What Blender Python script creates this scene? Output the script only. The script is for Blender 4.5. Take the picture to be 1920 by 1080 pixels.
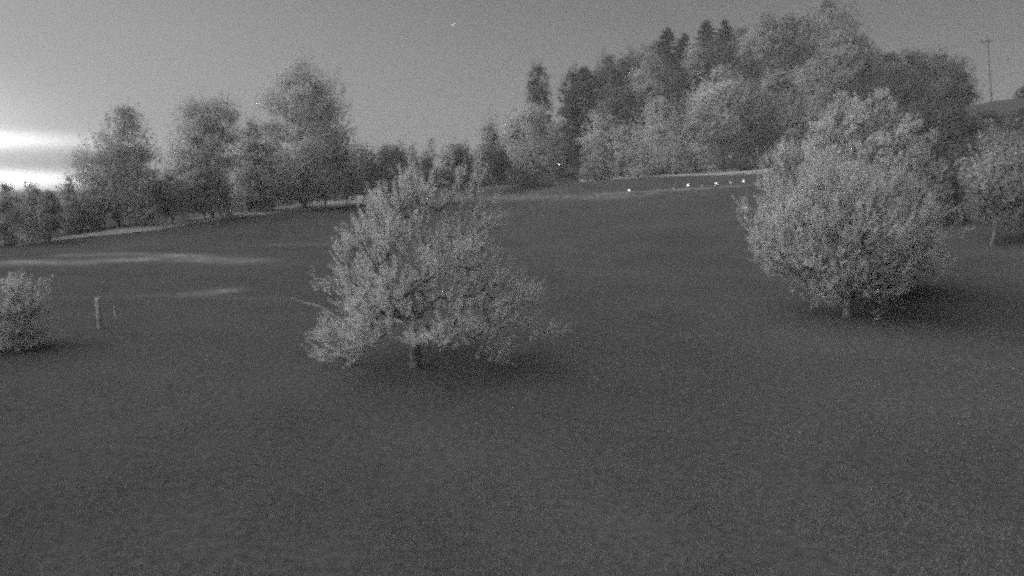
import bpy, math
import numpy as np

for o in list(bpy.data.objects):
    bpy.data.objects.remove(o)
sc = bpy.context.scene
C = sc.collection
R = math.radians

# ------------------------------------------------------------------ camera
FPX, HORIZ, CAMZ = 1371.0, 350.0, 5.7            # focal length and horizon of a 1920x1080 frame, eye height in metres
PITCH = math.atan((540 - HORIZ) / FPX)
cam_data = bpy.data.cameras.new('camera')
cam = bpy.data.objects.new('camera', cam_data)
C.objects.link(cam)
cam.location = (0, 0, CAMZ)
cam.rotation_euler = (R(90) - PITCH, 0, 0)
cam_data.sensor_width = 36.0
cam_data.lens = 36.0 * FPX / 1920.0
cam_data.clip_end = 20000
sc.camera = cam

# ------------------------------------------------------------------ world: pre-dawn sky, monochrome night camera
SUN_AZ, SUN_EL = R(-97), R(30)                    # azimuth measured from the view direction (+Y), negative = left
world = bpy.data.worlds.new('World')
sc.world = world
world.use_nodes = True
nt = world.node_tree
nt.nodes.clear()
N = nt.nodes.new
L = nt.links.new
sky = N('ShaderNodeTexSky')
sky.sky_type = 'NISHITA'
sky.sun_disc = False
sky.sun_elevation = SUN_EL
sky.sun_rotation = SUN_AZ
sky.air_density = 1.0
sky.dust_density = 2.0
sky.ozone_density = 1.0
bw = N('ShaderNodeRGBToBW')
L(sky.outputs[0], bw.inputs[0])
tc = N('ShaderNodeTexCoord')
sep = N('ShaderNodeSeparateXYZ')
L(tc.outputs['Generated'], sep.inputs[0])


def wm(op, a, b=None, c=None, clamp=False):
    n = N('ShaderNodeMath')
    n.operation = op
    n.use_clamp = clamp
    for i, v in enumerate((a, b, c)):
        if v is None:
            continue
        if isinstance(v, (int, float)):
            n.inputs[i].default_value = v
        else:
            L(v, n.inputs[i])
    return n.outputs[0]


elev = wm('ARCSINE', sep.outputs[2])
azim = wm('ARCTAN2', sep.outputs[0], sep.outputs[1])
mapn = N('ShaderNodeMapping')
mapn.inputs['Scale'].default_value = (3.0, 3.0, 38.0)
L(tc.outputs['Generated'], mapn.inputs[0])
noi = N('ShaderNodeTexNoise')
noi.inputs['Scale'].default_value = 1.0
noi.inputs['Detail'].default_value = 3.0
L(mapn.outputs[0], noi.inputs['Vector'])
wob = wm('MULTIPLY', wm('SUBTRACT', noi.outputs[0], 0.5), 0.012)
el2 = wm('ADD', elev, wob)


def gauss(x, mu, s):
    d = wm('DIVIDE', wm('SUBTRACT', x, mu), s)
    return wm('EXPONENT', wm('MULTIPLY', wm('MULTIPLY', d, d), -1.0))


# light of dawn in the gaps between low cloud bars, centred to the left of the frame
azw = gauss(azim, R(-51), R(12.5))
bands = wm('ADD', wm('MULTIPLY', gauss(el2, R(2.9), R(0.6)), 0.7), wm('MULTIPLY', gauss(el2, R(0.5), R(0.55)), 1.5))
broad = wm('MULTIPLY', gauss(el2, R(1.8), R(3.6)), 0.26)
glow = wm('MULTIPLY', azw, wm('ADD', bands, broad))
arch = wm('MULTIPLY', gauss(azim, R(-75), R(66)), gauss(elev, R(0), R(24)))   # wide twilight arch on the dawn side
SKY_GLOW = 330.0
tot = wm('ADD', wm('ADD', bw.outputs[0], wm('MULTIPLY', arch, 8.0)), wm('MULTIPLY', glow, SKY_GLOW))
bg = N('ShaderNodeBackground')
bg.inputs['Strength'].default_value = 0.039
L(tot, bg.inputs['Color'])
wo = N('ShaderNodeOutputWorld')
L(bg.outputs[0], wo.inputs['Surface'])

sun_data = bpy.data.lights.new('sun', 'SUN')
sun_data.energy = 2.9
sun_data.angle = R(115)
sun_data.color = (1, 1, 1)
sun = bpy.data.objects.new('sun', sun_data)
C.objects.link(sun)
sun.rotation_euler = (R(90) - SUN_EL, 0, R(180) - SUN_AZ)

sc.view_settings.view_transform = 'Standard'
sc.view_settings.look = 'None'
sc.view_settings.exposure = 0.25
sc.view_settings.gamma = 1.0
sc.render.engine = 'CYCLES'
sc.cycles.use_denoising = False
sc.cycles.use_adaptive_sampling = True           # the night camera's grain: let pixels stop early
sc.cycles.adaptive_threshold = 1.0
sc.cycles.adaptive_min_samples = 11
sc.cycles.sample_clamp_indirect = 0.6
sc.cycles.max_bounces = 6
sc.cycles.diffuse_bounces = 4
sc.cycles.glossy_bounces = 1
sc.cycles.transmission_bounces = 4
sc.cycles.transparent_max_bounces = 4
sc.cycles.filter_width = 3.1

# ------------------------------------------------------------------ helpers
rng = np.random.default_rng(7)


def ray(px, py):
    a, b = (px - 960) / FPX, (540 - py) / FPX
    return np.array([a, math.cos(PITCH) + b * math.sin(PITCH), -math.sin(PITCH) + b * math.cos(PITCH)])


def at(px, py, Y):
    d = ray(px, py)
    return np.array([0, 0, CAMZ]) + d * (Y / d[1])


def set_props(o, label=None, cat=None, group=None, kind=None):
    for k, v in (('label', label), ('category', cat), ('group', group), ('kind', kind)):
        if v:
            o[k] = v
    return o


def np_mesh(name, V, F):
    V = np.asarray(V, dtype=np.float32)
    F = np.asarray(F, dtype=np.int32)
    me = bpy.data.meshes.new(name)
    me.vertices.add(len(V))
    me.vertices.foreach_set('co', V.ravel())
    m, k = F.shape
    me.loops.add(m * k)
    me.loops.foreach_set('vertex_index', F.ravel())
    me.polygons.add(m)
    me.polygons.foreach_set('loop_start', np.arange(0, m * k, k, dtype=np.int32))
    me.update(calc_edges=True)
    return me


def link(name, me, mat=None, parent=None, smooth=False):
    o = bpy.data.objects.new(name, me)
    C.objects.link(o)
    if mat:
        me.materials.append(mat)
    if smooth:
        me.polygons.foreach_set('use_smooth', np.ones(len(me.polygons), dtype=bool))
    o.parent = parent
    return o


def empty(name, loc):
    o = bpy.data.objects.new(name, None)
    C.objects.link(o)
    o.location = loc
    o.empty_display_size = 0.2
    return o


def norm(v):
    return v / np.maximum(np.linalg.norm(v, axis=-1, keepdims=True), 1e-9)


# ------------------------------------------------------------------ materials (all neutral: the camera sees in grey)
def mat_basic(name, val, var=0.25, scale=1.0, rough=0.9, translucent=0.0, coord='Object', bump=0.0, obj_rand=0.0):
    m = bpy.data.materials.new(name)
    m.use_nodes = True
    t = m.node_tree
    t.nodes.clear()
    n = t.nodes.new
    lk = t.links.new
    out = n('ShaderNodeOutputMaterial')
    p = n('ShaderNodeBsdfPrincipled')
    p.inputs['Roughness'].default_value = rough
    p.inputs['Specular IOR Level'].default_value = 0.15
    co = n('ShaderNodeTexCoord')
    nz = n('ShaderNodeTexNoise')
    nz.inputs['Scale'].default_value = scale
    nz.inputs['Detail'].default_value = 5
    lk(co.outputs[coord], nz.inputs['Vector'])
    mr = n('ShaderNodeMapRange')
    mr.inputs['From Min'].default_value = 0.3
    mr.inputs['From Max'].default_value = 0.7
    mr.inputs['To Min'].default_value = val * (1 - var)
    mr.inputs['To Max'].default_value = val * (1 + var)
    lk(nz.outputs[0], mr.inputs['Value'])
    col = mr.outputs[0]
    if obj_rand:
        oi = n('ShaderNodeObjectInfo')
        m2 = n('ShaderNodeMapRange')
        m2.inputs['To Min'].default_value = 1 - obj_rand
        m2.inputs['To Max'].default_value = 1 + obj_rand
        lk(oi.outputs['Random'], m2.inputs['Value'])
        mu = n('ShaderNodeMath')
        mu.operation = 'MULTIPLY'
        lk(col, mu.inputs[0])
        lk(m2.outputs[0], mu.inputs[1])
        col = mu.outputs[0]
    lk(col, p.inputs['Base Color'])
    if bump:
        nb = n('ShaderNodeTexNoise')
        nb.inputs['Scale'].default_value = scale * 6
        nb.inputs['Detail'].default_value = 4
        lk(co.outputs[coord], nb.inputs['Vector'])
        b = n('ShaderNodeBump')
        b.inputs['Strength'].default_value = bump
        b.inputs['Distance'].default_value = 0.05
        lk(nb.outputs[0], b.inputs['Height'])
        lk(b.outputs[0], p.inputs['Normal'])
    sh = p.outputs[0]
    if translucent:
        tr = n('ShaderNodeBsdfTranslucent')
        lk(col, tr.inputs['Color'])
        mx = n('ShaderNodeMixShader')
        mx.inputs[0].default_value = translucent
        lk(sh, mx.inputs[1])
        lk(tr.outputs[0], mx.inputs[2])
        sh = mx.outputs[0]
    lk(sh, out.inputs['Surface'])
    return m


def mat_emit(name, strength):
    m = bpy.data.materials.new(name)
    m.use_nodes = True
    t = m.node_tree
    t.nodes.clear()
    out = t.nodes.new('ShaderNodeOutputMaterial')
    e = t.nodes.new('ShaderNodeEmission')
    e.inputs['Strength'].default_value = strength
    t.links.new(e.outputs[0], out.inputs['Surface'])
    m.cycles.emission_sampling = 'NONE'
    return m


M = {
    'blossom': mat_basic('young_leaves', 0.7, 0.25, 2.5, translucent=0.4),
    'pale': mat_basic('pale_foliage', 0.6, 0.25, 0.35, translucent=0.4, obj_rand=0.12),
    'mid': mat_basic('mid_foliage', 0.44, 0.25, 0.35, translucent=0.4, obj_rand=0.12),
    'dark': mat_basic('dark_foliage', 0.165, 0.25, 0.35, translucent=0.35, obj_rand=0.12),
    'needle': mat_basic('needles', 0.16, 0.25, 0.5, translucent=0.3, obj_rand=0.12),
    'bark': mat_basic('bark', 0.19, 0.3, 3.0, bump=0.4),
    'birch': mat_basic('pale_bark', 0.45, 0.3, 3.0, bump=0.2),
    'trodden': mat_basic('trodden_earth', 0.2, 0.3, 0.5, bump=0.3),
    'path': mat_basic('pale_sandy_path', 0.46, 0.25, 0.3, bump=0.3),
    'road': mat_basic('pale_gravel', 0.32, 0.3, 0.25, bump=0.3),
    'wood': mat_basic('weathered_wood', 0.4, 0.25, 4.0, bump=0.3),
    'pole': mat_basic('pole_wood', 0.06, 0.2, 4.0),
    'metal': mat_basic('lamp_metal', 0.10, 0.15, 4.0, rough=0.5),
    'ceramic': mat_basic('insulator_ceramic', 0.08, 0.1, 4.0, rough=0.3),
    'wire': mat_basic('wire_metal', 0.05, 0.1, 4.0, rough=0.5),
    'lamp': mat_emit('lamp_glass', 3.0),
    'lamp_dim': mat_emit('dim_lamp_glass', 0.8),
    'star': mat_emit('starlight', 2.5),
    'star_dim': mat_emit('faint_starlight', 0.5),
}

# ------------------------------------------------------------------ terrain
ctrl = []


def cp(px, py, Y):
    ctrl.append(at(px, py, Y))


def cz(x, y, z):
    ctrl.append(np.array([x, y, z], float))


for x, y in ((-12, 2), (0, 2), (12, 2), (-8, 11), (8, 11), (0, 15), (-14, 22), (0, 23), (13, 24), (16, 33), (-22, 30), (0, 38), (-60, 20), (-90, 40)):
    cz(x, y, 0)
cz(-25, 50, 0); cz(-10, 52, 0); cz(-60, 70, -0.2); cz(-5, 75, 0.0)
cz(0, -60, 0); cz(-70, -40, 0); cz(70, -40, 1); cz(60, 0, 1)
cp(250, 432, 82); cp(420, 409, 100); cp(650, 377, 138); cp(900, 371, 148)
cp(1050, 350, 168); cp(1180, 362, 121); cp(1290, 353, 117); cp(1394, 346, 112)
cp(1100, 338, 150); cp(1250, 328, 150); cp(1430, 319, 142); cp(1000, 328, 172)
cp(1200, 430, 72); cp(1400, 400, 74); cp(1750, 440, 56); cp(1900, 430, 52)
cp(1865, 190, 152); cp(1760, 215, 150); cp(1960, 192, 152)
for px, Y, z in ((1000, 235, 8), (1110, 235, 21), (1250, 242, 29), (1330, 248, 34), (1450, 235, 33), (1560, 205, 27), (1730, 190, 19),
                 (1300, 165, 9), (1500, 165, 11), (1900, 240, 22), (1500, 340, 40), (1200, 380, 30), (1800, 380, 26), (2100, 150, 20)):
    p = at(px, 300, Y)
    cz(p[0], p[1], z)
cz(-150, 150, 0); cz(-60, 200, 1); cz(0, 260, 2); cz(-250, 300, 0); cz(-100, 400, 0); cz(60, 480, 8)
cz(-480, 200, 0); cz(-300, 600, 0); cz(200, 650, 12); cz(450, 450, 18); cz(450, 120, 14); cz(300, -200, 5); cz(-300, -200, 0)
P = np.array(ctrl)
K = len(P)


def tps_u(r2):
    return 0.5 * r2 * np.log(np.maximum(r2, 1e-9))


SC_T = 100.0
Q = P[:, :2] / SC_T
A = tps_u(((Q[:, None] - Q[None]) ** 2).sum(-1)) + np.eye(K) * 0.003
Pm = np.hstack([np.ones((K, 1)), Q])
sol = np.linalg.solve(np.block([[A, Pm], [Pm.T, np.zeros((3, 3))]]), np.concatenate([P[:, 2], np.zeros(3)]))


def ground_z(x, y):
    x = np.atleast_1d(np.asarray(x, float))
    y = np.atleast_1d(np.asarray(y, float))
    out = np.empty(len(x))
    for s in range(0, len(x), 20000):
        q = np.stack([x[s:s + 20000], y[s:s + 20000]], 1)
        r = np.linalg.norm(q, axis=1, keepdims=True)
        f = np.clip((r[:, 0] - 420) / 260, 0, 1)
        f = f * f * (3 - 2 * f)
        qq = q * np.minimum(1, 680 / np.maximum(r, 1)) / SC_T
        d2 = ((qq[:, None] - Q[None]) ** 2).sum(-1)
        z = tps_u(d2) @ sol[:K] + sol[K] + qq @ sol[K + 1:]
        out[s:s + 20000] = z * (1 - f) + 0.0 * f
    return out


def gz(x, y):
    return float(ground_z([x], [y])[0])


def hit(px, py):
    d = ray(px, py)
    t = np.concatenate([np.linspace(5, 120, 600), np.linspace(120.3, 400, 700)])
    p = np.array([0, 0, CAMZ]) + d[None] * t[:, None]
    below = np.nonzero(p[:, 2] <= ground_z(p[:, 0], p[:, 1]))[0]
    return p[below[0]] if len(below) else p[-1]


ang = np.unique(np.concatenate([np.arange(-180, -44, 4), np.arange(-44, 44.01, 0.25), np.arange(44, 180.1, 4)]))
rad = np.concatenate([[0.5, 1, 2], 3 * 1.0125 ** np.arange(0, 440)])
rad = np.concatenate([rad[rad < 680], [760, 850, 960, 1080, 1180]])
a_r = np.radians(ang)
X = np.outer(rad, np.sin(a_r))
Yy = np.outer(rad, np.cos(a_r))
Z = ground_z(X.ravel(), Yy.ravel())
# small unevenness of the turf
xs, ys = X.ravel(), Yy.ravel()
rr = np.hypot(xs, ys)
Z = Z + np.where(rr < 300, 0.03 * np.sin(xs * 0.9 + 1.3 * np.sin(ys * 0.31)) * np.sin(ys * 0.7 + np.sin(xs * 0.4)) +
                 0.05 * np.sin(xs * 0.21 + 2) * np.sin(ys * 0.17 + 1), 0)
na, nr = len(ang), len(rad)
i, j = np.meshgrid(np.arange(nr - 1), np.arange(na - 1), indexing='ij')
b = (i * na + j).ravel()
me = np_mesh('ground', np.stack([xs, ys, Z], 1), np.stack([b, b + 1, b + na + 1, b + na], 1))
# cover of the meadow: dry pale grass streaks (0..1) as a painted growth map
dry = np.zeros(len(xs))


def streak(pts, width, amt):
    """soft band of dry grass along a polyline given as ground points"""
    w = np.array([hit(*p)[:2] for p in pts])
    q = np.stack([xs, ys], 1)
    best = np.full(len(xs), 1e9)
    for a, c in zip(w[:-1], w[1:]):
        ab = c - a
        t = np.clip(((q - a) @ ab) / (ab @ ab), 0, 1)
        best = np.minimum(best, np.linalg.norm(q - (a + t[:, None] * ab), axis=1))
    nz = 0.75 + 0.35 * np.sin(xs * 0.8 + ys * 0.5) * np.sin(xs * 0.23 - ys * 1.1)
    np.maximum(dry, amt * nz * np.exp(-(best / width) ** 2), out=dry)


streak([(30, 492), (110, 491), (170, 489), (240, 487), (320, 484), (400, 488), (450, 490)], 2.0, 1.0)
streak([(130, 478), (200, 476), (300, 477), (370, 480)], 1.4, 0.9)
streak([(365, 551), (400, 547), (425, 544)], 0.9, 0.75)
streak([(500, 460), (600, 458), (640, 456)], 1.0, 0.3)
streak([(60, 560), (200, 556), (330, 553), (520, 560)], 0.5, 0.25)
streak([(870, 372), (940, 371), (1010, 370), (1080, 369), (1180, 367)], 4.0, 0.55)
streak([(915, 351), (980, 349), (1050, 347)], 2.5, 0.9)
streak([(940, 330), (985, 328), (1040, 320)], 4.0, 0.7)
at_ = me.attributes.new('dry', 'FLOAT', 'POINT')
at_.data.foreach_set('value', dry.astype(np.float32))


def mat_meadow():
    m = bpy.data.materials.new('meadow_turf')
    m.use_nodes = True
    t = m.node_tree
    t.nodes.clear()
    n, lk = t.nodes.new, t.links.new
    out = n('ShaderNodeOutputMaterial')
    p = n('ShaderNodeBsdfDiffuse')
    geo = n('ShaderNodeNewGeometry')
    n1 = n('ShaderNodeTexNoise'); n1.inputs['Scale'].default_value = 0.12; n1.inputs['Detail'].default_value = 6
    n2 = n('ShaderNodeTexNoise'); n2.inputs['Scale'].default_value = 5.0; n2.inputs['Detail'].default_value = 6
    lk(geo.outputs['Position'], n1.inputs['Vector']); lk(geo.outputs['Position'], n2.inputs['Vector'])
    m1 = n('ShaderNodeMapRange'); m1.inputs[1].default_value = 0.3; m1.inputs[2].default_value = 0.7; m1.inputs[3].default_value = 0.85; m1.inputs[4].default_value = 1.15
    m2 = n('ShaderNodeMapRange'); m2.inputs[1].default_value = 0.25; m2.inputs[2].default_value = 0.75; m2.inputs[3].default_value = 0.7; m2.inputs[4].default_value = 1.3
    lk(n1.outputs[0], m1.inputs[0]); lk(n2.outputs[0], m2.inputs[0])
    mu = n('ShaderNodeMath'); mu.operation = 'MULTIPLY'
    lk(m1.outputs[0], mu.inputs[0]); lk(m2.outputs[0], mu.inputs[1])
    at = n('ShaderNodeAttribute'); at.attribute_name = 'dry'
    mr = n('ShaderNodeMapRange'); mr.inputs[3].default_value = 0.097; mr.inputs[4].default_value = 0.3
    n3 = n('ShaderNodeTexNoise'); n3.inputs['Scale'].default_value = 0.9; n3.inputs['Detail'].default_value = 7; n3.inputs['Roughness'].default_value = 0.7
    lk(geo.outputs['Position'], n3.inputs['Vector'])
    m3 = n('ShaderNodeMapRange'); m3.inputs[1].default_value = 0.32; m3.inputs[2].default_value = 0.62; m3.inputs[3].default_value = 0.25; m3.inputs[4].default_value = 1.25
    lk(n3.outputs[0], m3.inputs[0])
    mb = n('ShaderNodeMath'); mb.operation = 'MULTIPLY'
    lk(at.outputs['Fac'], mb.inputs[0]); lk(m3.outputs[0], mb.inputs[1])
    lk(mb.outputs[0], mr.inputs[0])
    mv = n('ShaderNodeMath'); mv.operation = 'MULTIPLY'
    lk(mu.outputs[0], mv.inputs[0]); lk(mr.outputs[0], mv.inputs[1])
    lk(mv.outputs[0], p.inputs['Color'])
    bp = n('ShaderNodeBump'); bp.inputs['Strength'].default_value = 0.5; bp.inputs['Distance'].default_value = 0.06
    lk(n2.outputs[0], bp.inputs['Height']); lk(bp.outputs[0], p.inputs['Normal'])
    lk(p.outputs[0], out.inputs['Surface'])
    return m


M['meadow'] = mat_meadow()
ground = set_props(link('ground', me, M['meadow'], smooth=True), kind='structure')


# roads: draped sheets between two edges that follow the ground
def ribbon(name, upper, lower, mat, lift=0.07, nu=90, nv=5):
    up = np.array([hit(*p)[:2] for p in upper])
    lo = np.array([hit(*p)[:2] for p in lower])
    def resample(w):
        d = np.concatenate([[0], np.cumsum(np.linalg.norm(np.diff(w, axis=0), axis=1))])
        s = np.linspace(0, d[-1], nu)
        return np.stack([np.interp(s, d, w[:, k]) for k in (0, 1)], 1)
    up, lo = resample(up), resample(lo)
    rg = np.random.default_rng(len(name) + len(upper))
    jit = np.convolve(rg.normal(0, 0.5, nu + 6), np.ones(7) / 7, 'valid')
    ab = norm(up - lo)
    up = up + ab * jit[:, None] * 0.8
    lo = lo + ab * jit[::-1][:, None] * 0.5
    V = []
    for k in range(nv):
        f = k / (nv - 1)
        w = lo * (1 - f) + up * f
        z = ground_z(w[:, 0], w[:, 1]) + lift + 0.06 * (1 - (2 * f - 1) ** 2)
        V.append(np.column_stack([w, z]))
    V = np.concatenate(V)
    ii, jj = np.meshgrid(np.arange(nv - 1), np.arange(nu - 1), indexing='ij')
    b = (ii * nu + jj).ravel()
    return set_props(link(name, np_mesh(name, V, np.stack([b, b + 1, b + nu + 1, b + nu], 1)), mat, smooth=True), kind='structure')


ribbon('road', [(30, 459), (90, 449), (160, 440), (230, 428), (300, 419), (360, 410), (410, 402), (480, 397), (560, 384), (620, 372), (680, 366)],
       [(30, 463), (90, 455), (160, 446), (230, 439), (300, 432), (360, 421), (410, 414), (480, 405), (560, 396), (620, 390), (680, 384)], M['road'])
ribbon('path', [(1085, 337), (1150, 332), (1220, 325), (1300, 321), (1370, 318), (1440, 315)], [(1085, 340), (1150, 337), (1220, 332), (1300, 330), (1370, 328), (1440, 326)], M['path'])
ribbon('footpath', [(1110, 364), (1180, 361), (1270, 355), (1350, 350), (1420, 346)], [(1110, 367), (1180, 364), (1270, 358), (1350, 353), (1420, 349)], M['trodden'])


# ------------------------------------------------------------------ vegetation tools
def tubes(segs, sides=5):
    """segs: list of (p0, p1, r0, r1) -> one mesh's arrays"""
    p0 = np.array([s[0] for s in segs]); p1 = np.array([s[1] for s in segs])
    r0 = np.array([s[2] for s in segs]); r1 = np.array([s[3] for s in segs])
    d = norm(p1 - p0)
    h = np.where(np.abs(d[:, 2:3]) > 0.9, np.array([[1.0, 0, 0]]), np.array([[0, 0, 1.0]]))
    u = norm(np.cross(d, h)); v = np.cross(d, u)
    th = np.linspace(0, 2 * np.pi, sides, endpoint=False)
    ring = np.cos(th)[None, :, None] * u[:, None] + np.sin(th)[None, :, None] * v[:, None]
    V = np.concatenate([p0[:, None] + ring * r0[:, None, None], p1[:, None] + ring * r1[:, None, None]], 1).reshape(-1, 3)
    n = len(segs)
    k = np.arange(sides)
    F = np.stack([k, (k + 1) % sides, sides + (k + 1) % sides, sides + k], 1)
    F = (np.arange(n)[:, None, None] * 2 * sides + F[None]).reshape(-1, 4)
    return V, F


def leaf_quads(c, axis, nrm, ln, wd):
    """rhombic leaves at c: along axis, lying in the plane with normal nrm"""
    a = norm(axis)
    b = norm(np.cross(nrm, a))
    ln = np.broadcast_to(np.asarray(ln, float), (len(c),))[:, None]
    wd = np.broadcast_to(np.asarray(wd, float), (len(c),))[:, None]
    V = np.stack([c - a * ln * .5, c + b * wd * .5, c + a * ln * .5, c - b * wd * .5], 1).reshape(-1, 3)
    F = np.arange(len(c) * 4).reshape(-1, 4)
    return V, F


PROF = {
    'oval': [(0, .45), (.15, .8), (.4, 1), (.65, .85), (.85, .5), (1, .06)],
    'round': [(0, .6), (.25, .95), (.5, 1), (.75, .82), (.9, .52), (1, .12)],
    'cone': [(0, .65), (.2, 1), (.45, .85), (.7, .56), (.9, .26), (1, .03)],
    'column': [(0, .55), (.25, .95), (.5, 1), (.8, .75), (1, .1)],
    'dome': [(0, .85), (.3, 1), (.6, .85), (.85, .5), (1, .15)],
}


def envelope(table, Y):
    """[(py, x_left, x_right)] of an outline at depth Y -> z, left x, right x arrays (rising z)"""
    z = np.array([at(960, t[0], Y)[2] for t in table])
    xl = np.array([at(t[1], t[0], Y)[0] for t in table])
    xr = np.array([at(t[2], t[0], Y)[0] for t in table])
    o = np.argsort(z)
    return z[o], xl[o], xr[o]


def sample_env(env, Y, n, rg, shell=0.4, inset=0.0):
    z, xl, xr = env
    zz = np.linspace(z[0], z[-1], 200)
    L_, R_ = np.interp(zz, z, xl), np.interp(zz, z, xr)
    w = np.maximum(R_ - L_, 0.02) ** (1.25)
    cdf = np.cumsum(w) / w.sum()
    h = np.interp(rg.random(n), cdf, zz)
    l, r = np.interp(h, z, xl), np.interp(h, z, xr)
    cx, hw = (l + r) / 2, np.maximum((r - l) / 2 - inset, 0.05)
    th = rg.random(n) * 2 * np.pi
    rad_ = rg.random(n) ** shell
    wob = 1 + 0.14 * np.sin(3 * th + h * 0.9) * np.sin(h * 1.3 + th)
    return np.stack([cx + hw * rad_ * np.cos(th), Y + hw * rad_ * np.sin(th) * wob, h], 1)


def prof_table(px, top, bottom, hw, prof, lean=0.0):
    t = []
    for f, r in PROF[prof]:
        y = bottom + (top - bottom) * f
        x = px + lean * (f - 0.4)
        t.append((y, x - hw * r, x + hw * r))
    return t


def trunk_and_limbs(base, env, centres, rg, r0, sides=6, n_limb=14):
    z, xl, xr = env
    topz = z[0] + (z[-1] - z[0]) * 0.88
    segs = []
    m = 8
    axis = []
    for k in range(m + 1):
        f = k / m
        zz = base[2] - 0.3 + (topz - base[2] + 0.3) * f
        cx = (np.interp(zz, z, xl) + np.interp(zz, z, xr)) / 2
        x = base[0] + (cx - base[0]) * min(1, f * 1.3) + rg.normal(0, r0 * 0.25)
        axis.append(np.array([x, base[1] + rg.normal(0, r0 * 0.25), zz]))
    rad_ = [r0 * (1.25 if k == 0 else 1) * (1 - 0.9 * (k / m)) + 0.02 for k in range(m + 1)]
    for k in range(m):
        segs.append((axis[k], axis[k + 1], rad_[k], rad_[k + 1]))
    order = rg.permutation(len(centres))[:n_limb]
    for c in centres[order]:
        zt = base[2] + (c[2] - base[2]) * rg.uniform(0.45, 0.75)
        zt = min(zt, topz)
        f = (zt - axis[0][2]) / (axis[-1][2] - axis[0][2])
        f = min(0.999, max(0.05, f))
        k = int(f * m)
        a = axis[k] + (axis[k + 1] - axis[k]) * (f * m - k)
        mid = (a + c) / 2 + np.array([0, 0, -0.06]) * np.linalg.norm(c - a) + rg.normal(0, 0.15, 3)
        rr_ = rad_[k] * 0.45
        segs.append((a, mid, rr_, rr_ * 0.6))
        segs.append((mid, c, rr_ * 0.6, rr_ * 0.2))
    return tubes(segs, sides)


def far_tree(name, label, table, Y, matk='mid', group=None, seed=0, dens=1.0, bark='bark', base_px=None, cat='tree', trunk=True, clump=0.16, loose=1.0):
    """broad-leaved tree: tapered trunk with limbs and a crown of leaf clumps"""
    rg = np.random.default_rng(1000 + seed)
    env = envelope(table, Y)
    z, xl, xr = env
    H = z[-1] - z[0]
    Wd = (xr - xl).max()
    bx = at(base_px, 350, Y)[0] if base_px else (xl[0] + xr[0]) / 2
    base = np.array([bx, Y, gz(bx, Y)])
    ls = max(0.11, Y * 0.0021)
    area = 0.75 * H * Wd
    n = int(np.clip(dens * 9.5 * area / ls ** 2, 160, 42000))
    rc = clump * min(Wd, H)
    nc = int(np.clip(3.5 * H * Wd / rc ** 2 * 0.5, 20, 150))
    cen = sample_env(env, Y, nc, rg, shell=0.45, inset=rc * 0.55)
    cen[:, 2] -= rc * 0.3 * (cen[:, 2] - z[0]) / H
    pick = rg.integers(0, nc, n)
    dirs = norm(rg.normal(size=(n, 3)))
    rcs = rc * rg.uniform(0.6, 1.25, nc)
    rad_ = rcs[pick] * (rg.random(n) ** 0.42) * loose
    off = dirs * rad_[:, None] * np.array([1, 1, 0.75])
    c = cen[pick] + off
    # outer sprays that break the outline
    ns = n // 7
    sp = sample_env(env, Y, max(20, ns // 9), rg, shell=0.12)
    k = rg.integers(0, len(sp), ns)
    up = np.array([0, 0, 1.0])
    mid_ = np.array([(xl.mean() + xr.mean()) / 2, Y, z[0] + H * 0.4])
    sd = norm(norm(sp - mid_) + up * 0.7 + rg.normal(0, 0.3, sp.shape))
    c2 = sp[k] + sd[k] * (rg.random(ns) * rc * 0.9 - rc * 0.3)[:, None] + rg.normal(0, ls * 0.45, (ns, 3))
    c = np.concatenate([c, c2])
    dirs = np.concatenate([dirs, norm(rg.normal(size=(ns, 3)))])
    outw = norm((c - mid_) * np.array([1, 1, 0.8]))
    nrm = norm(outw * 1.1 + dirs * 0.45 + rg.normal(0, 0.3, c.shape) + up * 0.1)
    axis = np.cross(nrm, rg.normal(size=c.shape))
    sz = ls * rg.uniform(0.7, 1.35, len(c))
    V, F = leaf_quads(c, axis, nrm, sz * 1.3, sz * 0.95)
    root = empty(name, base)
    set_props(root, label, cat, group)
    link('crown', np_mesh('crown', V - base, F), M[matk], root)
    if trunk:
        r0 = max(0.07, 0.016 * (z[-1] - base[2]))
        TV, TF = trunk_and_limbs(base, env, cen, rg, r0)
        link('trunk', np_mesh('trunk', TV - base, TF), M[bark], root)
    return root


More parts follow.
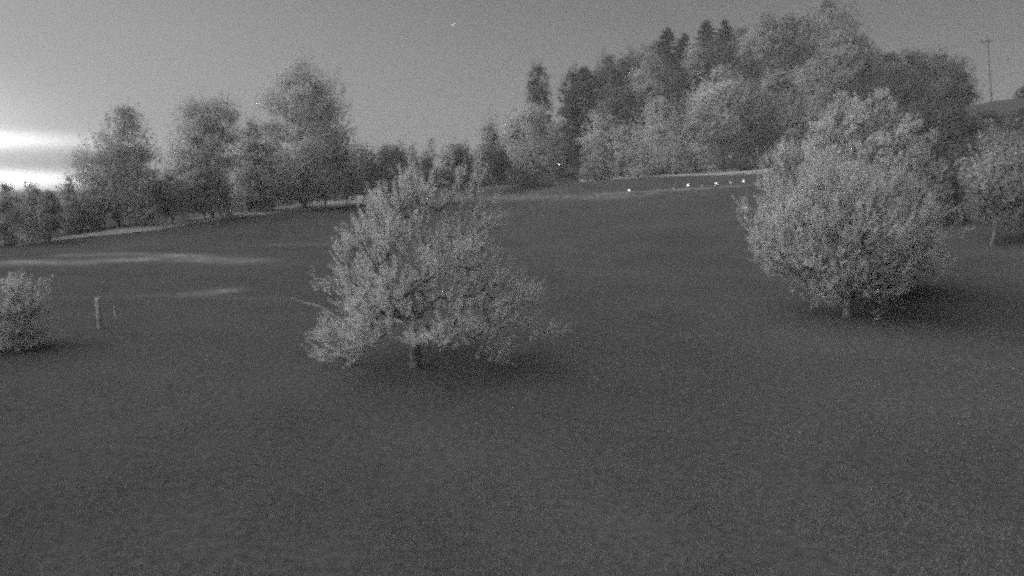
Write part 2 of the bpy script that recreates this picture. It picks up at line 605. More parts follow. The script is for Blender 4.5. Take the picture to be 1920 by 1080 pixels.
def conifer(name, label, px, top, bottom, hw, Y, group=None, seed=0, matk='needle', lean=0.0):
    rg = np.random.default_rng(5000 + seed)
    pt, pb = at(px + lean, top, Y), at(px, bottom, Y)
    base = np.array([pb[0], Y, gz(pb[0], Y)])
    Rr = 1.5 * hw * Y / FPX
    z0, z1 = pb[2], pt[2]
    H = z1 - z0
    ls = max(0.16, Y * 0.0021)
    nb = int(np.clip(H / 0.10, 100, 260))
    cs, ax = [], []
    segs = [(base - np.array([0, 0, .3]), np.array([pt[0], Y, z1]), 0.02 * H + 0.06, 0.03)]
    per = int(np.clip(Rr / ls * 16, 40, 110))
    for k in range(nb):
        f = ((k + rg.random()) / nb)
        r = Rr * ((1 - f) ** 0.55) * rg.uniform(0.75, 1.1) + 0.3
        th = rg.random() * 2 * np.pi
        zc = z0 + H * f
        xc = base[0] + (pt[0] - base[0]) * f
        t = rg.random(per) ** 0.7
        droop = -0.32 * r * t + 0.22 * r * t * t
        lat = rg.normal(0, 0.16, per) * r * (1.1 - t)
        d = np.array([math.cos(th), math.sin(th), 0]); s = np.array([-d[1], d[0], 0])
        p = np.array([xc, Y, zc]) + d * (r * t)[:, None] + s * lat[:, None]
        p[:, 2] += droop + rg.normal(0, 0.08, per)
        cs.append(p)
        ax.append(np.tile(d, (per, 1)) + s * np.sign(lat)[:, None] * 0.5 + rg.normal(0, 0.2, (per, 3)))
        if k % 3 == 0:
            segs.append((np.array([xc, Y, zc]), np.array([xc, Y, zc]) + d * r * 0.8 + np.array([0, 0, -0.15 * r]), 0.04, 0.01))
    c = np.concatenate(cs); a = np.concatenate(ax)
    nrm = norm(np.array([0, 0, 0.5]) + a * np.array([1, 1, 0]) * 0.7 + rg.normal(0, 0.4, c.shape))
    sz = ls * rg.uniform(0.7, 1.3, len(c))
    V, F = leaf_quads(c, a, nrm, sz * 1.5, sz * 0.8)
    root = set_props(empty(name, base), label, 'tree', group)
    link('crown', np_mesh('crown', V - base, F), M[matk], root)
    TV, TF = tubes(segs, 6)
    link('trunk', np_mesh('trunk', TV - base, TF), M['bark'], root)
    return root


def near_tree(name, label, table, Y, base_px, n_tips, seed, shoots=6, n_leaf=22, shoot_len=(0.25, 0.6), leaf=0.115, trunk_r=0.16,
              matk='blossom', fork=1.3, shell=0.38, group=None, cat='tree', lift=0.9, n_boughs=40, bough_r=0.33, spread=0.25, inset=0.0, arch=None, thin=0.0):
    """orchard-sized tree: branches grown tip by tip from the trunk, leafy upright shoots on every tip"""
    rg = np.random.default_rng(9000 + seed)
    env = envelope(table, Y)
    z, xl, xr = env
    bx = at(base_px, 350, Y)[0]
    base = np.array([bx, Y, gz(bx, Y)])
    fork_p = base + np.array([0.05, 0, fork])
    boughs = sample_env(env, Y, n_boughs, rg, shell=0.3, inset=inset)
    tips = boughs[rg.integers(0, n_boughs, n_tips)] + rg.normal(0, bough_r, (n_tips, 3)) * np.array([1, 1, 0.75])
    free = n_tips // 4
    tips[:free] = sample_env(env, Y, free, rg, shell=shell, inset=inset)
    if arch:                                     # open space round the trunk under the crown: (half width, height)
        dx = np.abs(tips[:, 0] - base[0] + 0.05)
        zt = base[2] + arch[1] * np.sqrt(np.clip(1 - (dx / arch[0]) ** 2, 0, 1))
        tips = tips[(tips[:, 2] > zt) | (dx > arch[0])]
    if thin:                                     # looser foliage on the side away from the dawn
        f = np.clip((tips[:, 0] - base[0]) / (xr.max() - base[0]), 0, 1)
        tips = tips[rg.random(len(tips)) > thin * f ** 0.6]
    order = np.argsort(np.linalg.norm(tips - fork_p, axis=1))
    nodes = [base - np.array([0, 0, 0.3]), base + np.array([0.02, 0.01, fork * 0.5]), fork_p]
    par = [-1, 0, 1]
    for t in tips[order]:
        nd = np.array(nodes)
        d = np.linalg.norm(nd - t, axis=1) + 0.25 * np.linalg.norm(nd - fork_p, axis=1)
        d[:2] += 50
        k = int(np.argmin(d))
        a = nodes[k]
        ln = np.linalg.norm(t - a)
        m = max(1, int(ln / 0.45))
        prev = k
        for q in range(1, m + 1):
            f = q / m
            p = a + (t - a) * f
            if q < m:
                p = p + rg.normal(0, 0.05, 3) + np.array([0, 0, -0.12 * ln * f * (1 - f)])
            nodes.append(p); par.append(prev); prev = len(nodes) - 1
    nodes = np.array(nodes)
    cnt = np.ones(len(nodes))
    for k in range(len(nodes) - 1, 0, -1):
        cnt[par[k]] += cnt[k]
    rad_ = np.minimum(trunk_r, 0.006 + trunk_r * (cnt / cnt[0]) ** 0.5)
    rad_[0] *= 1.25
    segs = [(nodes[par[k]], nodes[k], rad_[par[k]] if par[k] < 3 or rad_[par[k]] < rad_[k] * 2 else rad_[k] * 1.3, rad_[k]) for k in range(1, len(nodes))]
    up = np.array([0, 0, 1.0])
    mid_ = np.array([(xl.mean() + xr.mean()) / 2, Y, z[0] + (z[-1] - z[0]) * 0.3])
    cs, ax, nr_, sz_ = [], [], [], []
    for t in tips:
        out = norm(t - mid_)
        for s in range(shoots + int(rg.integers(-1, 2))):
            d = norm(out * rg.uniform(0.3, 1.0) + up * lift * rg.uniform(0.4, 1.2) + rg.normal(0, spread, 3))
            ln = rg.uniform(*shoot_len)
            st = t + rg.normal(0, 0.12, 3)
            segs.append((st, st + d * ln, 0.006, 0.002))
            f = (np.arange(n_leaf) + rg.random(n_leaf)) / n_leaf
            side = norm(np.cross(d, rg.normal(size=(n_leaf, 3))))
            la = norm(side + d * 0.55)
            cs.append(st + d * (f * ln)[:, None] + la * leaf * 0.5)
            ax.append(la)
            nr_.append(norm(np.cross(la, rg.normal(size=(n_leaf, 3))) * 0.6 + up * 0.1 + out * 1.5))
            sz_.append(leaf * rg.uniform(0.7, 1.3, n_leaf) * (1 - 0.35 * f))
    c, a, nn, sz = np.concatenate(cs), np.concatenate(ax), np.concatenate(nr_), np.concatenate(sz_)
    V, F = leaf_quads(c, a, nn, sz, sz * 0.62)
    root = set_props(empty(name, base), label, cat, group)
    TV, TF = tubes(segs, 5)
    link('trunk', np_mesh('trunk', TV - base, TF), M['bark'], root)
    link('crown', np_mesh('crown', V - base, F), M[matk], root)
    return root


# ------------------------------------------------------------------ trees of the meadow (near)
fruit = near_tree('fruit_tree', 'spreading fruit tree with pale leafy shoots, alone in the middle of the meadow',
          [(322, 840, 878), (345, 775, 908), (370, 700, 928), (400, 662, 948), (430, 645, 955), (465, 632, 958), (510, 618, 965), (550, 588, 1005), (600, 584, 1010), (640, 590, 975), (668, 615, 940)],
          23.0, 772, 420, 8, leaf=0.085, n_leaf=34, shoots=5, shoot_len=(0.35, 0.8), n_boughs=125, bough_r=0.26, inset=0.3, arch=(1.5, 1.35), thin=0.3, trunk_r=0.17, fork=1.25, shell=0.33)
shrub = near_tree('leafy_shrub', 'big bushy shrub with upright spiky shoots along its pale edge, below the forest hill',
          [(290, 1450, 1500), (315, 1438, 1600), (350, 1430, 1680), (400, 1416, 1728), (450, 1412, 1742), (490, 1428, 1742), (510, 1455, 1725), (532, 1490, 1690), (550, 1540, 1650)],
          32.0, 1605, 1000, 2, n_boughs=320, bough_r=0.42, inset=0.35, shoots=5, n_leaf=36, shoot_len=(0.35, 0.9), leaf=0.085, trunk_r=0.2, fork=0.9, shell=0.36, cat='shrub', lift=1.2)
near_tree('round_topped_tree', 'tall pale round-topped tree rising just behind the big spiky shrub',
          [(168, 1618, 1645), (185, 1590, 1668), (212, 1552, 1702), (250, 1524, 1726), (300, 1502, 1745), (380, 1490, 1755), (480, 1500, 1750), (540, 1560, 1690)],
          37.0, 1625, 1500, 3, shoots=5, n_leaf=18, shoot_len=(0.15, 0.4), leaf=0.12, trunk_r=0.2, fork=2.0, shell=0.3, n_boughs=420, bough_r=0.4, inset=0.2, lift=0.5)
near_tree('leafy_shrub', 'pale leafy shrub cut off at the edge of the picture, below the dawn glow',
          [(518, -10, 25), (535, -40, 48), (560, -60, 58), (600, -70, 62), (630, -60, 55), (655, -40, 30)],
          25.0, -5, 150, 4, shoots=6, n_leaf=34, leaf=0.075, trunk_r=0.08, fork=0.5, cat='shrub')
far_tree('round_topped_tree', 'round-headed tree with pale rim below the ridge pole, cut by the picture edge',
         [(238, 1860, 1900), (252, 1845, 1930), (280, 1830, 1955), (320, 1818, 1975), (360, 1820, 1975), (395, 1826, 1960), (418, 1832, 1940)],
         48.0, 'mid', seed=6, base_px=1868, dens=1.6, clump=0.24)

# ------------------------------------------------------------------ trees along the road (left half)
G1 = 'trees along the road'
T = prof_table
far_tree('copse_tree', 'low tree at the very edge of the picture under the dawn glow', T(8, 342, 455, 34, 'round'), 70, 'pale', 'low trees below the dawn glow', 11)
far_tree('copse_tree', 'second low tree from the picture edge under the dawn glow', T(52, 338, 452, 36, 'round'), 74, 'pale', 'low trees below the dawn glow', 12, bark='birch')
far_tree('copse_tree', 'third low tree from the picture edge, darker, under the dawn glow', T(92, 352, 448, 26, 'oval'), 71, 'mid', 'low trees below the dawn glow', 13)
far_tree('road_tree', 'slim pale tree between the low copse and the first tall road tree', T(128, 330, 434, 24, 'oval'), 80, 'pale', G1, 14, dens=0.8)
far_tree('road_tree', 'loose pale tree with stepped pointed top, tallest nearest the dawn glow',
         [(192, 222, 246), (212, 205, 258), (240, 185, 280), (265, 165, 290), (300, 140, 300), (335, 128, 300), (370, 130, 295), (385, 150, 285), (402, 180, 260)],
         88, 'pale', G1, 15, dens=0.62, base_px=218, clump=0.15, loose=1.1)
far_tree('road_shrub', 'grey shrub at the foot of the pointed pale road tree', T(172, 345, 428, 48, 'dome'), 85, 'pale', G1, 16, cat='shrub')
far_tree('road_shrub', 'shrub beside the pointed pale tree, toward the dark thicket', T(255, 345, 412, 48, 'dome'), 88, 'pale', G1, 17, cat='shrub')
far_tree('thicket_tree', 'dark round thicket tree where the sky gap shows above it', T(315, 318, 404, 45, 'round'), 92, 'mid', G1, 18, base_px=322)
far_tree('thicket_tree', 'dark low thicket tree under the ragged-topped road tree', T(372, 312, 395, 42, 'round'), 97, 'mid', G1, 19, base_px=383)
far_tree('road_tree', 'ragged flat-topped tree, middle of the three tall road trees',
         [(180, 375, 432), (190, 345, 442), (215, 328, 448), (250, 318, 450), (290, 310, 448), (330, 318, 440), (365, 345, 420), (385, 365, 410)],
         100, 'pale', G1, 20, dens=0.75, base_px=395, clump=0.18, loose=1.1)
far_tree('road_shrub', 'pale shrub by the road below the dip between two tall trees', T(452, 325, 386, 42, 'dome'), 112, 'pale', G1, 21, cat='shrub')
far_tree('road_tree', 'smaller tree filling the gap left of the tallest road tree', T(468, 212, 378, 42, 'oval'), 113, 'pale', G1, 22, dens=0.8)
far_tree('road_tree', 'tallest broad road tree with a peaked crown, bare trunk foot by the road',
         [(98, 552, 582), (118, 524, 604), (145, 506, 632), (172, 492, 652), (205, 480, 652), (230, 472, 645), (260, 462, 662), (300, 456, 668), (340, 462, 655), (352, 490, 630), (366, 530, 605)],
         119, 'pale', G1, 23, dens=1.3, base_px=571, clump=0.16)
far_tree('road_shrub', 'rounded shrub growing at the foot of the tallest road tree', T(610, 262, 358, 50, 'round'), 124, 'pale', G1, 24, cat='shrub')
far_tree('road_shrub', 'dim shrub under the tallest road tree, on its dawn side', T(510, 300, 382, 45, 'dome'), 115, 'pale', G1, 25, cat='shrub')
for k, (lab, px, top, bot, hw, Y, mk) in enumerate((
        ('undergrowth between the dark thicket and the ragged road tree', 345, 345, 402, 34, 96, 'mid'),
        ('undergrowth below the ragged road tree, next to the pale shrub', 412, 320, 396, 30, 104, 'mid'),
        ('undergrowth in front of the smaller gap-filling tree', 488, 330, 390, 34, 113, 'mid'),
        ('undergrowth on both sides of the tallest tree trunk', 575, 325, 376, 46, 122, 'mid'),
        ('undergrowth at the dark end of the tallest tree', 650, 300, 366, 34, 130, 'mid'),
        ('undergrowth at the foot of the slim pale tree by the copse', 140, 370, 434, 30, 82, 'mid'))):
    far_tree('undergrowth_bush', lab, T(px, top, bot, hw, 'dome'), Y, mk, 'undergrowth along the road', 150 + k, cat='bush', clump=0.25)
far_tree('road_shrub', 'small dark bush by the road below the tallest tree', T(628, 345, 374, 30, 'dome'), 140, 'dark', G1, 26, cat='shrub')
far_tree('road_shrub', 'tiny dark bush standing alone on the pale road edge', T(430, 398, 416, 12, 'dome'), 96, 'dark', G1, 27, cat='shrub', trunk=False)
G2 = 'dark bushes on the skyline'
far_tree('dark_bush', 'dark domed bush on the skyline right beside the tallest road tree', T(682, 276, 372, 42, 'dome'), 162, 'dark', G2, 30, cat='bush', clump=0.3, dens=1.3)
far_tree('dark_bush', 'widest dark domed bush on the skyline above the fruit tree', T(735, 270, 372, 66, 'dome'), 168, 'dark', G2, 31, cat='bush', clump=0.3, dens=1.3)
far_tree('dark_bush', 'low dark bush on the skyline at the foot of the thin sapling', T(795, 296, 365, 38, 'dome'), 170, 'dark', G2, 32, cat='bush', clump=0.3, dens=1.3)
far_tree('thin_sapling', 'thin sparse sapling sticking up above the low skyline bushes', T(803, 250, 320, 17, 'oval', 8), 174, 'pale', None, 33, dens=0.4)
far_tree('thin_sapling', 'faint twiggy sapling top beside the widest skyline bush', T(772, 262, 320, 14, 'oval', 6), 176, 'pale', None, 34, dens=0.3)
far_tree('dark_bush', 'round dark bush on the skyline between sapling and slim pale tree', T(857, 265, 350, 34, 'round'), 164, 'dark', G2, 35, cat='bush', clump=0.3, dens=1.3)

# ------------------------------------------------------------------ forest on the hill
G3 = 'trees at the foot of the hill'
G4 = 'trees on the hill'
far_tree('slim_tree', 'slim leaning pale tree at the open end of the hill forest', T(912, 203, 340, 24, 'column', 14), 164, 'pale', G3, 40, dens=1.3, clump=0.4)
far_tree('small_tree', 'small dark tree with thin trunk in front of the broad pale tree', T(928, 270, 338, 32, 'round'), 152, 'dark', G3, 41, base_px=930)
far_tree('broad_tree', 'broad pale tree below the lone conifer at the forest end',
         [(185, 985, 1010), (210, 955, 1030), (245, 935, 1045), (280, 922, 1052), (310, 920, 1052), (330, 935, 1040)], 162, 'pale', G3, 42)
far_tree('pointed_tree', 'lone dark tree with narrow pointed top at the open end of the forest',
         [(110, 1004, 1012), (128, 994, 1022), (150, 986, 1032), (180, 982, 1036), (220, 982, 1036), (280, 990, 1030)], 180, 'dark', G4, 43, clump=0.22)
far_tree('tall_tree', 'tall dark column-like tree next to the lone conifer',
         [(122, 1075, 1100), (145, 1052, 1118), (180, 1044, 1122), (220, 1042, 1120), (260, 1045, 1110), (300, 1050, 1090)], 190, 'dark', G4, 44)
far_tree('small_tree', 'grey tree low between the broad pale tree and the dark column', T(1048, 225, 322, 30, 'oval'), 176, 'mid', G4, 45)
for k, (lab, px, top, bot, hw, Y, pr, mk) in enumerate((
        ('dark rounded hill tree beside the dark column tree, on the rising skyline', 1140, 100, 270, 50, 232, 'round', 'dark'),
        ('second dark rounded tree on the rising forest skyline', 1188, 86, 260, 48, 236, 'round', 'dark'),
        ('third dark rounded tree on the rising skyline, below the first conifer tips', 1234, 76, 250, 45, 240, 'round', 'dark'),
        ('greyish rounded tree in front of the rising skyline trees', 1218, 98, 260, 50, 212, 'round', 'mid'),
        ('paler slender tree between the two pairs of conifer tips', 1303, 72, 240, 26, 226, 'oval', 'mid'),
        ('dark tree under the second pair of conifer tips', 1345, 70, 260, 55, 232, 'round', 'dark'),
        ('dark tree of the middle slope above the short pale front tree', 1165, 150, 270, 48, 205, 'round', 'dark'),
        ('dark tree of the middle slope above the wide pale front tree', 1262, 128, 270, 48, 205, 'round', 'dark'),
        ('dark tree of the middle slope left of the tall pale front tree', 1305, 150, 270, 40, 198, 'round', 'dark'),
        ('dim tree of the middle slope right of the tall pale front tree', 1402, 105, 270, 44, 200, 'round', 'dark'),
        ('grey tree of the middle slope under the highest crown', 1525, 110, 270, 50, 190, 'round', 'mid'),
        ('dark tree between the conifer tips and the high crowns', 1392, 50, 260, 36, 234, 'round', 'dark'))):
    far_tree('hill_tree', lab, T(px, top, min(bot, top + 2.5 * hw + 10), hw, pr), Y, mk, G4, clump=0.22, seed=50 + k)
for k, (lab, px, top, bot, hw, Y) in enumerate((
        ('first dark conifer tip of the forest skyline, wide and ragged', 1251, 52, 230, 30, 236),
        ('second conifer tip of the skyline, shorter than its neighbour', 1282, 62, 230, 24, 239),
        ('sharp conifer tip of the skyline above the pale front trees', 1325, 38, 230, 36, 240),
        ('conifer tip of the skyline nearest the high crowns', 1359, 38, 220, 32, 243))):
    conifer('conifer_tree', lab, px, top, bot, hw, Y, 'conifer tips on the skyline', 70 + k)
for k, (lab, px, top, bot, hw, Y, pr, mk) in enumerate((
        ('high pale-flanked tree at the dawn side of the highest crowns', 1432, 20, 240, 46, 202, 'oval', 'mid'),
        ('high tree in the middle of the forest, spiky top', 1478, 18, 230, 42, 206, 'oval', 'mid'),
        ('high tree just below the crown that leaves the picture', 1518, 14, 230, 44, 208, 'oval', 'mid'),
        ('highest forest crown, its top cut off by the picture', 1556, -22, 250, 62, 204, 'oval', 'mid'),
        ('broad high crown in front of the highest one', 1585, 45, 270, 62, 192, 'oval', 'mid'),
        ('last high crown stepping down to the flat dark trees', 1615, 70, 280, 40, 196, 'round', 'dark'))):
    far_tree('hill_tree', lab, T(px, top, min(bot, top + 2.5 * hw + 10), hw, pr), Y, mk, G4, clump=0.22, seed=80 + k)
for k, (lab, px, top, bot, hw, Y, pr, mk) in enumerate((
        ('first of the flat-topped dark trees beside the high crowns', 1668, 95, 330, 52, 186, 'round', 'dark'),
        ('second of the flat-topped dark trees', 1712, 94, 330, 50, 184, 'round', 'dark'),
        ('third of the flat-topped dark trees', 1755, 95, 330, 48, 182, 'round', 'dark'),
        ('last flat-topped dark tree, its rounded edge against the sky by the pole', 1785, 105, 330, 44, 176, 'round', 'dark'),
        ('dark tree filling the slope behind the round-topped tree', 1655, 180, 345, 60, 112, 'round', 'dark'),
        ('dark tree on the slope between round-topped tree and ridge pole', 1725, 175, 345, 62, 108, 'round', 'dark'),
        ('low dark tree on the slope below the ridge pole', 1788, 190, 350, 50, 104, 'round', 'dark'))):
    far_tree('hill_tree', lab, T(px, top, min(bot, top + 2.5 * hw + 10), hw, pr), Y, mk, G4, clump=0.22, seed=90 + k)
for k, (lab, px, top, bot, hw, Y, pr, mk) in enumerate((
        ('first pale tree of the front row, narrow, right of the small lamp', 1128, 194, 330, 42, 160, 'oval', 'pale'),
        ('short pale tree of the front row between two taller ones', 1172, 225, 332, 42, 156, 'oval', 'pale'),
        ('wide pale front-row tree with a slanting pointed top', 1238, 165, 326, 76, 156, 'cone', 'pale'),
        ('tall pale front-row tree with its trunk showing', 1350, 118, 285, 70, 160, 'oval', 'pale'),
        ('low pale tree filling between the wide and the tall front trees', 1300, 215, 322, 40, 154, 'oval', 'pale'),
        ('front-row tree directly right of the tall pale one', 1412, 140, 318, 52, 166, 'oval', 'mid'),
        ('grey middle tree of the slope, below the high crowns', 1458, 110, 318, 58, 174, 'oval', 'mid'),
        ('front tree above the spiky shrub tips', 1490, 190, 330, 48, 160, 'oval', 'mid'),
        ('paler tree just up-slope of the round-topped tree', 1545, 160, 330, 52, 158, 'oval', 'mid'),
        ('grey tree half hidden by the round-topped tree', 1595, 185, 340, 48, 156, 'round', 'dark'))):
    far_tree('front_tree', lab, T(px, top, bot, hw, pr), Y, mk, G3, 100 + k, clump=0.2, base_px=(1356 if px == 1350 else None))
for k, (lab, px, top, bot, hw, Y, mk) in enumerate((
        ('low scrub at the foot of the narrow front-row tree', 1110, 296, 336, 28, 150, 'mid'),
        ('low scrub at the foot of the wide front-row tree', 1200, 298, 330, 34, 150, 'mid'),
        ('low scrub between the wide front tree and the visible trunk', 1275, 290, 326, 34, 151, 'mid'),
        ('pale twiggy scrub left of the visible trunk', 1322, 278, 318, 24, 152, 'pale'),
        ('low scrub right of the visible trunk', 1405, 280, 318, 34, 150, 'dark'),
        ('low scrub under the broad pale tree', 985, 298, 332, 40, 158, 'mid'))):
    far_tree('scrub_bush', lab, T(px, top, bot, hw, 'dome'), Y, mk, 'scrub at the forest edge', 120 + k, cat='bush')
for k, (lab, px, top, bot, hw, Y) in enumerate((
        ('dark scrub directly behind the big spiky shrub, toward the edge tree', 1752, 265, 430, 58, 60),
        ('dark scrub on the bank between the round-topped tree and the edge tree', 1805, 240, 400, 52, 74),
        ('dark scrub on the bank just below the ridge pole', 1852, 202, 300, 55, 110),
        ('dark scrub on the bank above the edge tree', 1912, 202, 290, 45, 112))):
    far_tree('bank_scrub', lab, T(px, top, bot, hw, 'dome'), Y, 'dark', 'scrub on the bank', 140 + k, cat='bush', clump=0.25)
far_tree('ridge_tree', 'dark tree at the picture edge on the ridge beside the pole', T(1922, 158, 235, 24, 'round'), 145, 'dark', None, 130)


# ------------------------------------------------------------------ small things
def lathe(profile, sides=12):
    V, F = [], []
    for r, z in profile:
        for k in range(sides):
            a = 2 * math.pi * k / sides
            V.append((r * math.cos(a), r * math.sin(a), z))
    for q in range(len(profile) - 1):
        for k in range(sides):
            F.append((q * sides + k, q * sides + (k + 1) % sides, (q + 1) * sides + (k + 1) % sides, (q + 1) * sides + k))
    return np.array(V), np.array(F)


def lamp(label, px, py, Y, h, mat, r=0.12):
    top = at(px, py, Y)
    base = np.array([top[0], Y, gz(top[0], Y)])
    h = max(h, top[2] - base[2])
    root = set_props(empty('path_lamp', base), label, 'lamp', 'lamps along the path')
    V, F = lathe([(0.0, -0.2), (0.09, -0.2), (0.09, 0.04), (0.05, 0.08), (0.045, h - r), (0.08, h - r + 0.02), (0.0, h - r + 0.02)])
    link('post', np_mesh('post', V, F), M['metal'], root, True)
    V, F = lathe([(0.0, h - r + 0.025), (r * 0.75, h - r + 0.03), (r, h - r * 0.4), (r, h + r * 0.5), (r * 0.7, h + r * 0.85), (0, h + r * 0.95)])
    link('lamp_glass', np_mesh('lamp_glass', V, F), mat, root, True)
    V, F = lathe([(0.0, h + r * 0.97), (r * 1.1, h + r * 0.98), (r * 0.9, h + r * 1.15), (0, h + r * 1.3)])
    link('cap', np_mesh('cap', V, F), M['metal'], root, True)
    return root


lamp('bright path lamp farthest down the row, toward the fruit tree', 1179, 360.5, 120.5, 0.5, M['lamp'])
lamp('bright path lamp second in the row, the roundest', 1290, 350.5, 117, 0.5, M['lamp'])
lamp('bright path lamp third in the row', 1343, 346.5, 114, 0.5, M['lamp'])
lamp('dim path lamp between two brighter ones near the spiky shrub', 1369, 345, 113, 0.5, M['lamp_dim'])
lamp('path lamp closest to the spiky shrub, end of the row', 1394, 342.5, 112, 0.5, M['lamp'], 0.1)
lamp('single bright lamp in front of the dark column tree', 1048, 308.5, 166, 1.6, M['lamp'], 0.13)
lamp('very dim lamp under the trees beside the visible trunk', 1368, 294.5, 146, 1.6, M['lamp_dim'], 0.1)


def post(name, label, px, py0, py1, Y, w, group, cat='post', mat='wood'):
    b = at(px, py0, Y)
    g = gz(b[0], Y)
    h = at(px, py1, Y)[2] - g
    a = w / 2
    V, F = [], []
    lv = [(a, -0.25), (a, h - a * 0.6), (a * 0.55, h)]
    for r, z in lv:
        V += [(-r, -r, z), (r, -r, z), (r, r, z), (-r, r, z)]
    for q in range(2):
        for k in range(4):
            F.append((q * 4 + k, q * 4 + (k + 1) % 4, q * 4 + 4 + (k + 1) % 4, q * 4 + 4 + k))
    F.append((8, 9, 10, 11))
    o = link(name, np_mesh(name, V, F), M[mat])
    o.location = (b[0], Y, g)
    o.rotation_euler = (0, 0, 0.5)
    return set_props(o, label, cat, group)


post('wooden_post', 'thick pale wooden post standing in the meadow near the cut-off shrub', 187, 612, 558, 29.2, 0.2, 'posts in the meadow')
post('wooden_post', 'thin dim post beside the thick pale post in the meadow', 218, 612, 572, 29.2, 0.07, 'posts in the meadow', mat='wood')
for k, (px, py) in enumerate(((1122, 365), (1234, 357), (1263, 352), (1317, 348), (1385, 349))):
    b = at(px, py, 118.5 - k)
    post('marker_post', ['pale marker post at the far end of the path, before the first lamp', 'pale marker post halfway between the first and second lamps',
                         'pale marker post just before the second lamp', 'pale marker post between the second and third lamps', 'pale marker post just before the last lamp'][k],
         px, py + 3, py - 2, 118.5 - k, 0.2, 'marker posts along the path', mat='birch')

# bare pale branch ends poking out of the near trees
for root, Y, pts in ((shrub, 32.0, ((1640, 450), (1720, 395), (1768, 390), (1792, 415))), (fruit, 23.0, ((640, 600), (600, 575), (567, 567), (546, 558)))):
    w = [at(px, py, Y) - np.array(root.location) for px, py in pts]
    rr_ = [0.035, 0.03, 0.026, 0.014]
    V, F = tubes([(w[k], w[k + 1], rr_[k], rr_[k + 1]) for k in range(3)], 6)
    link('bare_branch', np_mesh('bare_branch', V, F), M['birch'], root, True)
# utility pole on the ridge with crossarm, insulators and wires
pb, pt = at(1860, 192, 152), at(1852, 72, 152)
base = np.array([pb[0], 152, gz(pb[0], 152)])
pole = set_props(empty('utility_pole', base), 'thin dark utility pole with short crossarm on the bare ridge', 'pole')
V, F = tubes([(np.array([0, 0, -0.5]), pt - base, 0.11, 0.07)], 10)
link('shaft', np_mesh('shaft', V, F), M['pole'], pole, True)
tp = pt - base
V, F = tubes([(tp + np.array([-1.1, 0.15, -0.7]), tp + np.array([1.0, 0.15, -0.65]), 0.08, 0.08)], 4)
link('crossarm', np_mesh('crossarm', V, F), M['pole'], pole)
for dx in (-1.0, -0.05, 0.9):
    V, F = lathe([(0.0, 0), (0.05, 0), (0.1, 0.08), (0.06, 0.14), (0.1, 0.2), (0.05, 0.3), (0, 0.32)], 8)
    link('insulator', np_mesh('insulator', V + (tp + np.array([dx, 0.15, -0.58 if dx != -0.05 else 0.0])), F), M['ceramic'], pole, True)
for dx, lab in ((-1.0, 'faint overhead wire on the dawn-side end of the crossarm'), (0.9, 'faint overhead wire on the outer end of the crossarm')):
    p0 = base + tp + np.array([dx, 0.15, -0.3])
    segs = []
    for sgn, L_, dz in ((1, 45, -2.0), (-1, 60, -6.0)):
        pv = p0
        for k in range(1, 13):
            f = k / 12
            q = p0 + np.array([sgn * L_ * f, 45 * f * (1 if sgn < 0 else -0.6), dz * f - 5.0 * f * (1 - f)])
            segs.append((pv, q, 0.012, 0.012))
            pv = q
    V, F = tubes(segs, 4)
    o = link('overhead_wire', np_mesh('overhead_wire', V - p0, F), M['wire'])
    o.location = p0
    set_props(o, lab, 'wire', 'wires on the ridge pole')

# stars
for lab, px, py, r, mk in (('bright planet-like star high in the sky above the fruit tree', 850, 46, 2.2, 'star'),
                           ('faint star above the tree nearest the dawn glow', 195, 152, 2.6, 'star_dim'),
                           ('second faint star, above the ragged road tree', 329, 129, 2.6, 'star_dim')):
    V, F = lathe([(0.0, -r), (r * .7, -r * .7), (r, 0), (r * .7, r * .7), (0, r)], 10)
    o = link('star', np_mesh('star', V, F), M[mk])
    o.location = at(px, py, 2500)
    set_props(o, lab, 'star')

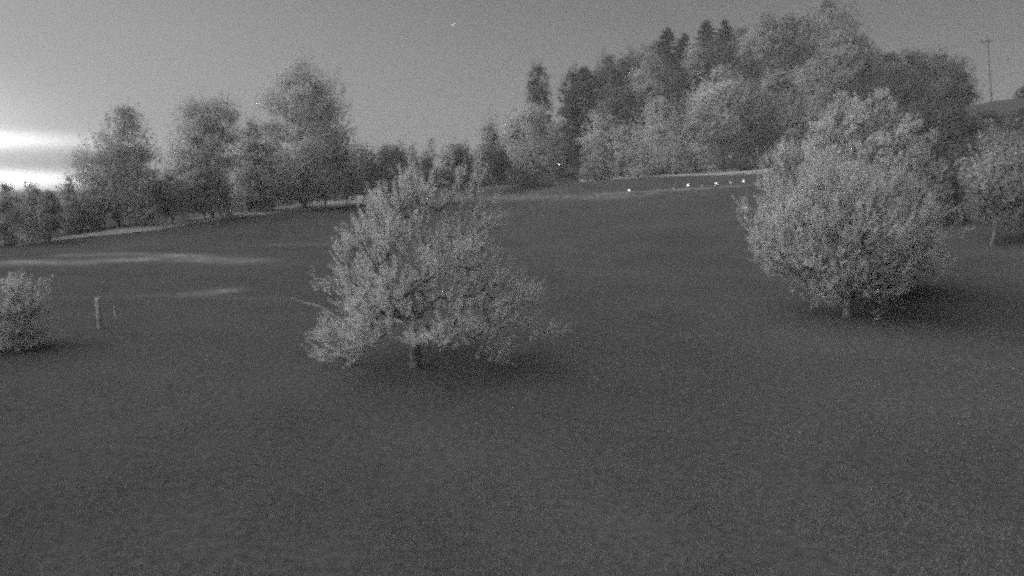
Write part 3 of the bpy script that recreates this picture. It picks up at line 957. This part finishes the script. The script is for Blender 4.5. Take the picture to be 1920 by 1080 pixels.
# ------------------------------------------------------------------ grass of the near meadow
rg = np.random.default_rng(77)
n = 420000
th = rg.uniform(R(-39), R(39), n)
r_ = 8.5 * (75 / 8.5) ** (rg.random(n) ** 1.0)
gx, gy = r_ * np.sin(th), r_ * np.cos(th)
tuft = np.sin(gx * 1.7 + 2 * np.sin(gy * 0.6)) * np.sin(gy * 1.1 + 1.5 * np.sin(gx * 0.9))
h = (0.035 + 0.03 * rg.random(n)) * (1 + 0.35 * tuft) * np.clip((80 - r_) / 50, 0.08, 1)
w = 0.006 + 0.0003 * r_
g = np.stack([gx, gy, ground_z(gx, gy) - 0.02], 1)
g[:, 2] += 0.03 * np.sin(gx * 0.9 + 1.3 * np.sin(gy * 0.31)) * np.sin(gy * 0.7 + np.sin(gx * 0.4)) + 0.05 * np.sin(gx * 0.21 + 2) * np.sin(gy * 0.17 + 1)
az = rg.uniform(0, 2 * np.pi, n)
side = np.stack([np.cos(az), np.sin(az), np.zeros(n)], 1)
bend = np.stack([rg.normal(0, 0.4, n), rg.normal(0, 0.4, n), np.ones(n)], 1)
V = np.stack([g - side * w[:, None], g + side * w[:, None], g + bend * h[:, None]], 1).reshape(-1, 3)
M['grass'] = mat_basic('grass_blades', 0.235, 0.12, 0.25, translucent=0.2)
set_props(link('grass', np_mesh('grass', V, np.arange(3 * n).reshape(-1, 3)), M['grass']), 'short dim grass covering the near meadow', 'grass', kind='stuff')

# ------------------------------------------------------------------ thin haze box, added to lift the dark tones and give camera grain
hz = np.array([(x, y, z) for x in (-1250, 1250) for y in (-1250, 1250) for z in (-6, 66)], float)
hf = [(0, 1, 3, 2), (4, 6, 7, 5), (0, 4, 5, 1), (2, 3, 7, 6), (0, 2, 6, 4), (1, 5, 7, 3)]
hm = bpy.data.materials.new('added_haze')
hm.use_nodes = True
hm.node_tree.nodes.clear()
ho = hm.node_tree.nodes.new('ShaderNodeOutputMaterial')
hv = hm.node_tree.nodes.new('ShaderNodeVolumePrincipled')
hv.inputs['Color'].default_value = (0.9, 0.9, 0.9, 1)
hv.inputs['Density'].default_value = 0.00085
hm.node_tree.links.new(hv.outputs[0], ho.inputs['Volume'])
set_props(link('haze', np_mesh('haze', hz, hf), hm), 'thin haze added over the meadow to lift the dark tones and give grain', 'haze', kind='stuff')
